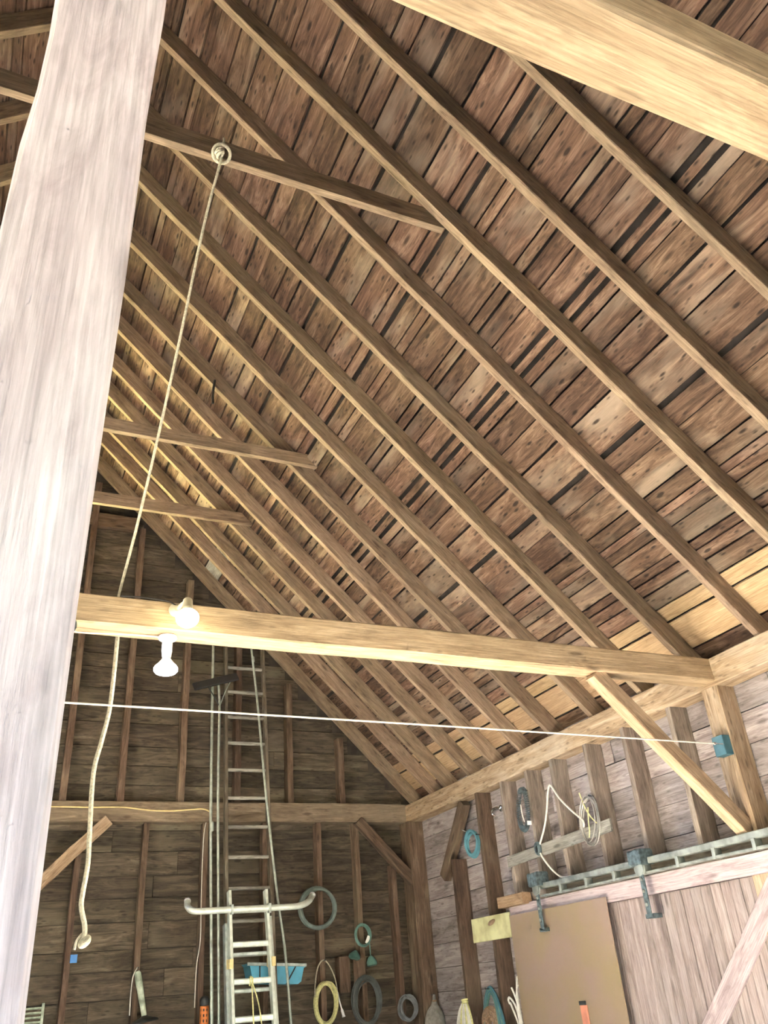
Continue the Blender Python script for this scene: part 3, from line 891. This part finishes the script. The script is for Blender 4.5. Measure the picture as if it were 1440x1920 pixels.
tube('line', [(2.505, al_y(1.74) - 0.03, 1.745), (2.503, al_y(1.5) - 0.04, 1.5), (2.50, al_y(0.9) - 0.03, 0.9)], 0.006, 'yellow_rope', hr, 6, 4)
tube('line', [(2.515, al_y(1.74) - 0.03, 1.745), (2.57, al_y(1.5) - 0.04, 1.5), (2.60, al_y(0.87) - 0.03, 0.87)], 0.006, 'yellow_rope', hr, 6, 4)

pl = thing('long_pole', (2.29, 8.95, 0.0), 'long galvanised pole with a joint, left of the wooden ladder', 'pole')
def pole_y(z): return 8.95 + 0.052 * z
tube('shaft', [(2.275, pole_y(0), 0.0), (2.265, pole_y(1.5), 1.5), (2.222, pole_y(3.3), 3.3), (2.215, pole_y(5.45), 5.45)], 0.016, 'galv', pl, 10, 4)
lathe('joint', (2.232, pole_y(3.2), 3.19), (0, 0.05, 1), [(0, 0.016), (0.01, 0.024), (0.09, 0.024), (0.10, 0.016)], 'galv', pl, 12)
rk = thing('roof_rake', (2.36, 8.93, 0.0), 'roof rake with a dark blade on a slim pale pole', 'rake')
tube('shaft', [(2.345, pole_y(0) - 0.02, 0.0), (2.328, pole_y(1.5) - 0.02, 1.5), (2.292, pole_y(3.5) - 0.02, 3.5), (2.295, pole_y(4.5) - 0.02, 4.5), (2.278, pole_y(4.83) - 0.02, 4.83)], 0.014, 'galv', rk, 10, 4)
timber('blade', (1.985, 9.14, 4.755), (2.49, 9.14, 4.915), 0.10, 0.03, 'black', rk, (0, -1, 0.4), bevel=0.006, seg=2)
tube('strut', [(2.295, pole_y(4.5) - 0.02, 4.55), (2.36, 9.15, 4.74), (2.43, 9.15, 4.885)], 0.006, 'galv', rk, 6, 3)
tube('strut', [(2.295, pole_y(4.5) - 0.02, 4.55), (2.20, 9.15, 4.70), (2.13, 9.15, 4.80)], 0.006, 'iron', rk, 6, 3)
tp = thing('leaning_pole', (2.98, 8.6, 0.0), 'thin silver pole leaning across the right rail of the wooden ladder', 'pole')
tube('shaft', [(2.99, 8.60, 0.0), (2.93, 8.76, 1.8), (2.86, 8.83, 2.50), (2.775, 8.93, 3.49), (2.705, 9.03, 4.55), (2.645, 9.08, 5.2), (2.63, 9.09, 5.4)], 0.013, 'galv', tp, 10, 4)
lathe('ferrule', (2.66, 9.07, 5.08), (-0.05, 0.06, 1), [(0, 0.013), (0.01, 0.020), (0.06, 0.020), (0.07, 0.013)], 'alu_dull', tp, 10)
bc = tube('thin_cable', [(2.252, 9.31, 3.415), (2.205, 9.335, 3.2), (2.20, 9.34, 2.6), (2.205, 9.335, 2.2), (2.175, 9.335, 1.95), (2.17, 9.335, 1.6)], 0.005, 'white_cord', None, 6, 6)
tag(bc, 'thin white cable dropping down the back wall beside the poles', 'cable')
yw = tube('yellow_wire', [(0.30, 9.293, 3.463), (0.71, 9.293, 3.462), (1.01, 9.293, 3.458), (1.33, 9.293, 3.462), (1.60, 9.293, 3.435), (1.83, 9.293, 3.430), (2.05, 9.293, 3.445), (2.17, 9.293, 3.452), (2.24, 9.293, 3.43), (2.262, 9.293, 3.40)], 0.008, 'yellow_wire', None, 6, 6)
tag(yw, 'yellow wire stapled along the back girt', 'wire')

# ------------------------------------------------------------------ things on the back wall
U, V = (1, 0, 0), (0, 0, 1)
bt = thing('blue_tray', (2.93, 9.3, 1.85), 'sky blue plastic tray on the back wall behind the aluminium ladder', 'tray')
def tray():
    prof = [(0.0, 0.0), (0.02, -0.022), (0.05, -0.15), (0.09, -0.175), (0.52, -0.175), (0.555, -0.15), (0.585, -0.030), (0.605, -0.022), (0.605, 0.0)]
    n = len(prof)
    v, f = [], []
    for yv in (9.10, 9.12, 9.325, 9.343):
        for (a, b) in prof:
            v.append((2.635 + a, yv, 1.940 + b - a * 0.07))
    for i in range(3):
        for j in range(n):
            q = i * n
            f.append((q + j, q + (j + 1) % n, q + n + (j + 1) % n, q + n + j))
    f.append(tuple(range(n))); f.append(tuple(range(4 * n - 1, 3 * n - 1, -1)))
    return v, f
mesh_obj('body', [tray()], 'blue', bt, sm=False)
timber('rim', (2.625, 9.09, 1.936), (3.245, 9.09, 1.893), 0.02, 0.030, 'alu_dull', bt, (0, 0, 1), bevel=0.004)
timber('strap', (2.755, 9.095, 1.92), (2.755, 9.095, 1.765), 0.010, 0.012, 'black', bt, (0, 1, 0))
timber('strap', (3.13, 9.095, 1.885), (3.03, 9.095, 1.735), 0.010, 0.016, 'black', bt, (0, 1, 0))

def nail(parent, loc, axis, L=0.07):
    lathe('nail', loc, axis, [(0, 0.004), (L, 0.004), (L + 0.001, 0.008), (L + 0.004, 0.008)], 'iron', parent, 8)
hc = thing('hose_coil', (3.47, 9.30, 2.45), 'wide grey-green hose coil hung on a back wall stud', 'hose')
coil('hose', (3.47, 9.300, 2.445), U, V, 0.205, 0.200, 9, 0.0135, 'green_hose', 0.05, 0.022, hc, 8)
nail(hc, (3.515, 9.35, 2.60), (0, -1, 0.1))
yc = thing('rope_coil', (3.52, 9.30, 1.6), 'bright yellow rope coil with a long hanging loop on the back wall', 'rope')
coil('coil', (3.525, 9.300, 1.54), (1, 0, -0.15), (0.1, 0, 1), 0.115, 0.185, 9, 0.0105, 'yellow_rope', 0.05, 0.014, yc, 7)
tube('hanging_loop', [(3.405, 9.30, 1.60), (3.415, 9.31, 1.72), (3.455, 9.325, 1.87), (3.522, 9.332, 1.935), (3.585, 9.325, 1.88), (3.640, 9.31, 1.75), (3.655, 9.30, 1.62)], 0.007, 'rope', yc, 6)
tube('end_knob', [(3.655, 9.30, 1.63), (3.675, 9.29, 1.53), (3.700, 9.285, 1.44), (3.708, 9.285, 1.405)], [0.008] * 10 + [0.016] * 6 + [0.02] * 3, 'white_ceramic', yc, 8)
nail(yc, (3.522, 9.35, 1.925), (0, -1, 0.1))
gc = thing('green_cable_hank', (3.965, 9.30, 2.15), 'sea-green cable hank with two lamp heads and a white tag', 'cable')
coil('hank', (3.968, 9.285, 2.145), (1, 0, -0.2), (0.1, 0, 1), 0.088, 0.105, 5, 0.0085, 'green', 0.04, 0.012, gc, 6)
lathe('lamp_head', (3.885, 9.30, 2.005), (-0.35, -0.1, -1), [(0, 0.012), (0.02, 0.035), (0.05, 0.062), (0.075, 0.064), (0.085, 0.05)], 'green', gc, 18)
lathe('lamp_head', (4.055, 9.30, 1.945), (0.1, -0.1, -1), [(0, 0.012), (0.02, 0.035), (0.06, 0.058), (0.09, 0.058), (0.10, 0.045)], 'green', gc, 18)
tube('lead', [(4.045, 9.30, 2.15), (4.052, 9.30, 2.05), (4.055, 9.30, 1.95)], 0.006, 'green', gc, 6, 4)
timber('tag', (4.005, 9.275, 2.065), (4.040, 9.275, 2.135), 0.004, 0.034, 'paper', gc, (1, 0, -0.3))
nail(gc, (3.985, 9.35, 2.235), (0, -1, 0.1))
dc = thing('cable_coil', (3.965, 9.30, 1.53), 'large dark tangled cable coil below the green cable hank', 'cable')
coil('coil', (3.965, 9.255, 1.53), U, V, 0.145, 0.215, 12, 0.0075, 'dark_cable', 0.08, 0.026, dc, 6)
nail(dc, (3.985, 9.35, 1.735), (0, -1, 0.1))
c3 = thing('cable_coil', (4.46, 9.30, 1.42), 'small grey cable coil left of the grey cloth sack', 'cable')
coil('coil', (4.462, 9.305, 1.425), (1, 0, -0.2), (0.15, 0, 1), 0.095, 0.110, 9, 0.007, 'grey_cable', 0.06, 0.022, c3, 6)
nail(c3, (4.43, 9.35, 1.535), (0, -1, 0.1))
for k, (xa, xb, za, zb) in enumerate(((3.705, 3.825, 1.62, 1.955), (3.86, 4.00, 1.68, 1.93))):
    o = box('wood_offcut', (xa, 9.335 - 0.018 * (k == 1), za), (xb, 9.468 - 0.125 * (k == 1), zb), 'stud', None, 0.004, 'z')
    tag(o, ['upright brown board offcut left of the dark cable coil', 'brown board offcut on the stud above the dark cable coil'][k], 'board')
sk = thing('cloth_sack', (4.70, 9.18, 1.2), 'grey cloth sack with a narrow gathered neck on the corner post', 'sack')
o = lathe('bag', (4.705, 9.15, 1.535), (-0.06, 0, -1), [(0, 0.014), (0.05, 0.020), (0.10, 0.042), (0.15, 0.085), (0.21, 0.115), (0.32, 0.125), (0.45, 0.12), (0.52, 0.09), (0.55, 0.03)], 'cloth', sk, 20)
o.matrix_basis = Matrix.Translation((0, 9.15, 0)) @ Matrix.Diagonal((1, 0.5, 1, 1)) @ Matrix.Translation((0, -9.15, 0))
coil('neck_tie', (4.703, 9.15, 1.475), U, (0, 1, 0), 0.024, 0.016, 3, 0.004, 'brown_rope', 0.012, 0.001, sk, 6)
nail(sk, (4.706, 9.225, 1.53), (0, -1, 0.1), 0.06)

# ------------------------------------------------------------------ things on the right wall near the corner
US, VS = (0, 1, 0), (0, 0, 1)
hk = thing('strand_hank', (4.60, 8.32, 1.2), 'hank of pale and yellow cords tied with a yellow band, low on the right wall', 'cord')
for k in range(9):
    dy = (k - 4) * 0.034
    zz = 0.98 + 0.02 * (k % 3)
    mt = 'white_cord' if k % 3 else 'yellow_rope'
    tube('strand', [(4.605, 8.30 + dy * 0.15, 1.465), (4.585, 8.30 + dy * 0.75, 1.38), (4.575, 8.30 + dy * 1.2, 1.22), (4.585, 8.30 + dy, 1.05), (4.60, 8.30 + dy * 0.4, zz)], 0.010, mt, hk, 6, 5)
coil('band', (4.60, 8.30, 1.46), US, (1, 0, 0), 0.040, 0.022, 4, 0.008, 'yellow_rope', 0.03, 0.002, hk, 6)
hl = thing('hose_loop', (4.60, 7.76, 1.3), 'dark blue-green hose looped over a nail beside the brown sheet', 'hose')
for k in range(4):
    e = k * 0.018
    tube('hose', [(4.595 - e * 0.4, 7.98 - e, 0.95), (4.595 - e * 0.4, 7.96 - e, 1.25), (4.60, 7.90 - e, 1.46), (4.603, 7.79, 1.565 - e), (4.60, 7.67 + e, 1.45), (4.595 - e * 0.4, 7.59 + e, 1.22), (4.595 - e * 0.4, 7.585 + e, 0.95)], 0.012, 'green' if k % 2 else 'blue_box', hl, 8, 5)
nail(hl, (4.624, 7.79, 1.545), (-1, 0, 0.1))
rs = thing('twine_roll', (4.57, 7.80, 1.28), 'brown twine roll hanging inside the blue-green hose loop', 'twine')
for k in range(5):
    coil('winding', (4.585 - 0.006 * (k % 2), 7.81, 1.26), US, VS, 0.045 + 0.024 * k, 0.045 + 0.024 * k, 2, 0.012, 'brown_rope', 0.03, 0.003, rs, 6)
wc = thing('white_cable_bundle', (4.60, 7.32, 1.35), 'white branching cable bundle at the left edge of the brown sheet', 'cable')
tube('cable', [(4.60, 7.285, 1.63), (4.60, 7.32, 1.53), (4.60, 7.32, 1.42), (4.60, 7.30, 1.25), (4.60, 7.28, 1.05)], 0.009, 'white_cord', wc, 6, 5)
tube('cable', [(4.60, 7.405, 1.545), (4.60, 7.37, 1.49), (4.60, 7.34, 1.42), (4.60, 7.32, 1.30), (4.60, 7.30, 1.08)], 0.009, 'white_cord', wc, 6, 5)
tube('cable', [(4.60, 7.27, 1.56), (4.60, 7.30, 1.55), (4.60, 7.33, 1.50), (4.60, 7.34, 1.40), (4.60, 7.33, 1.10)], 0.009, 'white_cord', wc, 6, 5)
tube('cable', [(4.60, 7.47, 1.42), (4.60, 7.485, 1.45), (4.60, 7.46, 1.47), (4.60, 7.39, 1.42), (4.60, 7.35, 1.33), (4.60, 7.33, 1.2), (4.60, 7.31, 1.05)], 0.009, 'white_cord', wc, 6, 5)
tube('cable', [(4.60, 7.46, 1.43), (4.60, 7.40, 1.33), (4.60, 7.36, 1.24), (4.60, 7.33, 1.06)], 0.009, 'white_cord', wc, 6, 5)
bc_ = thing('cord_coil', (4.61, 7.80, 2.83), 'blue cord coil hung on the reddish stud near the back corner', 'cord')
coil('coil', (4.602, 7.800, 2.835), US, VS, 0.125, 0.115, 10, 0.008, 'blue_cord', 0.03, 0.018, bc_, 6)
tube('loose_end', [(4.60, 7.83, 2.945), (4.60, 7.90, 2.97), (4.60, 7.97, 3.00)], 0.004, 'white_cord', bc_, 6, 4)
nail(bc_, (4.625, 7.665, 2.90), (-1, 0, 0.1), 0.04)
ch = thing('chrome_hook', (4.60, 7.26, 3.06), 'small shiny chrome hook on a right wall stud', 'hook')
lathe('plate', (4.627, 7.20, 3.065), (-1, 0, 0), [(0, 0.03), (0.012, 0.03), (0.02, 0.02)], 'chrome', ch, 14)
tube('hook', [(4.61, 7.20, 3.065), (4.585, 7.24, 3.075), (4.575, 7.29, 3.06), (4.585, 7.31, 3.03), (4.60, 7.30, 3.01)], 0.012, 'chrome', ch, 8, 5)
sp = thing('spring_chain', (4.60, 6.79, 2.97), 'long dark coiled spring loop with a white tag on the right wall', 'spring')
loop = [(4.602, 6.735, 3.14), (4.600, 6.715, 3.05), (4.60, 6.725, 2.93), (4.60, 6.765, 2.83), (4.60, 6.815, 2.80), (4.60, 6.865, 2.84), (4.60, 6.875, 2.93), (4.60, 6.85, 3.05), (4.602, 6.80, 3.14), (4.602, 6.735, 3.14)]
lp = catmull(loop, 60)
hx = []
for i, q in enumerate(lp):
    d = (lp[min(i + 1, len(lp) - 1)] - lp[max(i - 1, 0)]).normalized()
    n1 = Vector((1, 0, 0)); n2 = d.cross(n1).normalized()
    a = i * 2 * math.pi / 9.0
    hx.append(q + n1 * math.cos(a) * 0.018 + n2 * math.sin(a) * 0.024)
mesh_obj('spring', [tube_data(hx, 0.0042, 5)], 'hanger', sp)
tube('cord', [(4.585, 6.80, 3.02), (4.583, 6.795, 2.93), (4.583, 6.775, 2.86)], 0.005, 'white_cord', sp, 6, 4)
timber('tag', (4.585, 6.67, 2.832), (4.585, 6.735, 2.843), 0.004, 0.035, 'paper', sp, (0, 0, 1))
nail(sp, (4.626, 6.715, 3.13), (-1, 0, 0.1), 0.045)
wcl = thing('wire_coil', (4.60, 5.83, 2.71), 'loose bare wire coil hanging over the grey batten', 'wire')
coil('coil', (4.592, 5.835, 2.705), (0, 1, -0.1), (0, -0.12, 1), 0.115, 0.185, 7, 0.0045, 'wire', 0.03, 0.020, wcl, 5)
tube('twist', [(4.585, 5.90, 2.93), (4.58, 5.85, 2.80), (4.58, 5.80, 2.72), (4.58, 5.74, 2.66)], 0.005, 'yellow_rope', wcl, 6, 5)
tube('twist', [(4.585, 5.82, 2.80), (4.58, 5.84, 2.70), (4.58, 5.85, 2.62), (4.58, 5.87, 2.57)], 0.005, 'yellow_rope', wcl, 6, 5)
nail(wcl, (4.626, 5.775, 2.88), (-1, 0, 0.1), 0.045)
cd = tube('looped_cord', [(4.590, 5.93, 2.66), (4.588, 5.925, 2.715), (4.59, 6.05, 2.815), (4.595, 6.20, 2.95), (4.608, 6.318, 3.087), (4.60, 6.36, 3.04), (4.60, 6.42, 2.90), (4.598, 6.50, 2.76), (4.595, 6.61, 2.63), (4.59, 6.62, 2.58),
                         (4.592, 6.56, 2.49), (4.595, 6.47, 2.40), (4.598, 6.36, 2.335), (4.60, 6.20, 2.322)], 0.0085, 'white_cord', None, 7, 6)
tag(cd, 'white cord looped over a nail, its end falling on the door track', 'cord')
kn = thing('tape_knob', (4.60, 6.63, 2.61), 'small dark green wrapped knob on the grey batten', 'knob')
coil('wrap', (4.588, 6.635, 2.605), US, VS, 0.030, 0.045, 5, 0.012, 'hanger', 0.02, 0.004, kn, 7)
lathe('core', (4.60, 6.635, 2.605), (-1, 0, 0), [(0, 0.025), (0.015, 0.025), (0.02, 0.015)], 'iron', kn, 12)

# ------------------------------------------------------------------ low things on the back wall, left
om = thing('orange_mesh_roll', (2.23, 9.22, 0.0), 'orange mesh roll with a dark cap behind the poles', 'roll')
lathe('roll', (2.10, 9.30, 0.0), (0, 0, 1), [(0, 0.036), (1.60, 0.036)], 'black', om, 16)
for k in range(8):
    a = 2 * math.pi * k / 8
    timber('strand', (2.10 + 0.04 * math.cos(a), 9.30 + 0.04 * math.sin(a), 0.02), (2.10 + 0.04 * math.cos(a), 9.30 + 0.04 * math.sin(a), 1.60), 0.018, 0.004, 'orange', om, (math.cos(a), math.sin(a), 0))
zz = 0.1
while zz < 1.6:
    lathe('hoop', (2.10, 9.30, zz), (0, 0, 1), [(0, 0.037), (0.001, 0.043), (0.022, 0.043), (0.023, 0.037)], 'orange', om, 16)
    zz += 0.045
lathe('cap', (2.10, 9.30, 1.61), (0, 0, 1), [(0, 0.046), (0.05, 0.048), (0.075, 0.03), (0.08, 0.01)], 'iron', om, 16)
for ch_ in om.children:
    ch_.matrix_basis = Matrix.Translation((0.13, -0.12, 0)) @ ch_.matrix_basis
sl = thing('shop_lamp', (1.62, 9.28, 1.55), 'old hanging lamp with a pale tapered neck and dark dish', 'lamp')
lathe('neck', (1.592, 9.29, 1.945), (0.24, -0.02, -1), [(0, 0.020), (0.02, 0.032), (0.10, 0.034), (0.30, 0.027), (0.39, 0.024)], 'pale_tube', sl, 16)
lathe('dish', (1.685, 9.27, 1.57), (0.1, -0.05, -1), [(0, 0.025), (0.015, 0.05), (0.035, 0.115), (0.05, 0.125), (0.055, 0.12)], 'iron', sl, 24)
tube('cord', [(1.60, 9.33, 1.98), (1.56, 9.32, 1.90), (1.55, 9.32, 1.75), (1.552, 9.32, 1.58)], 0.005, 'white_cord', sl, 6, 5)
nail(sl, (1.60, 9.35, 1.97), (0, -1, 0.1), 0.04)
bt_ = box('blue_clip', (0.968, 9.33, 2.05), (1.032, 9.35, 2.12), 'blue_tag', None, 0.003, 'z')
tag(bt_, 'tiny bright blue clip on a back wall stud below the rope end', 'clip')
lv = thing('louvre_vent', (0.66, 9.46, 1.45), 'pale green louvred vent low on the back wall beside the pale post', 'vent')
for k in range(14):
    timber('slat', (0.54, 9.452, 1.22 + 0.037 * k), (0.775, 9.452, 1.22 + 0.037 * k), 0.020, 0.010, 'pale_tube', lv, (0, 0.5, 0.86))
for xa in (0.53, 0.785):
    box('side_frame', (xa - 0.012, 9.438, 1.19), (xa + 0.012, 9.464, 1.74), 'pale_tube', lv, axis='z', bevel=0.002)
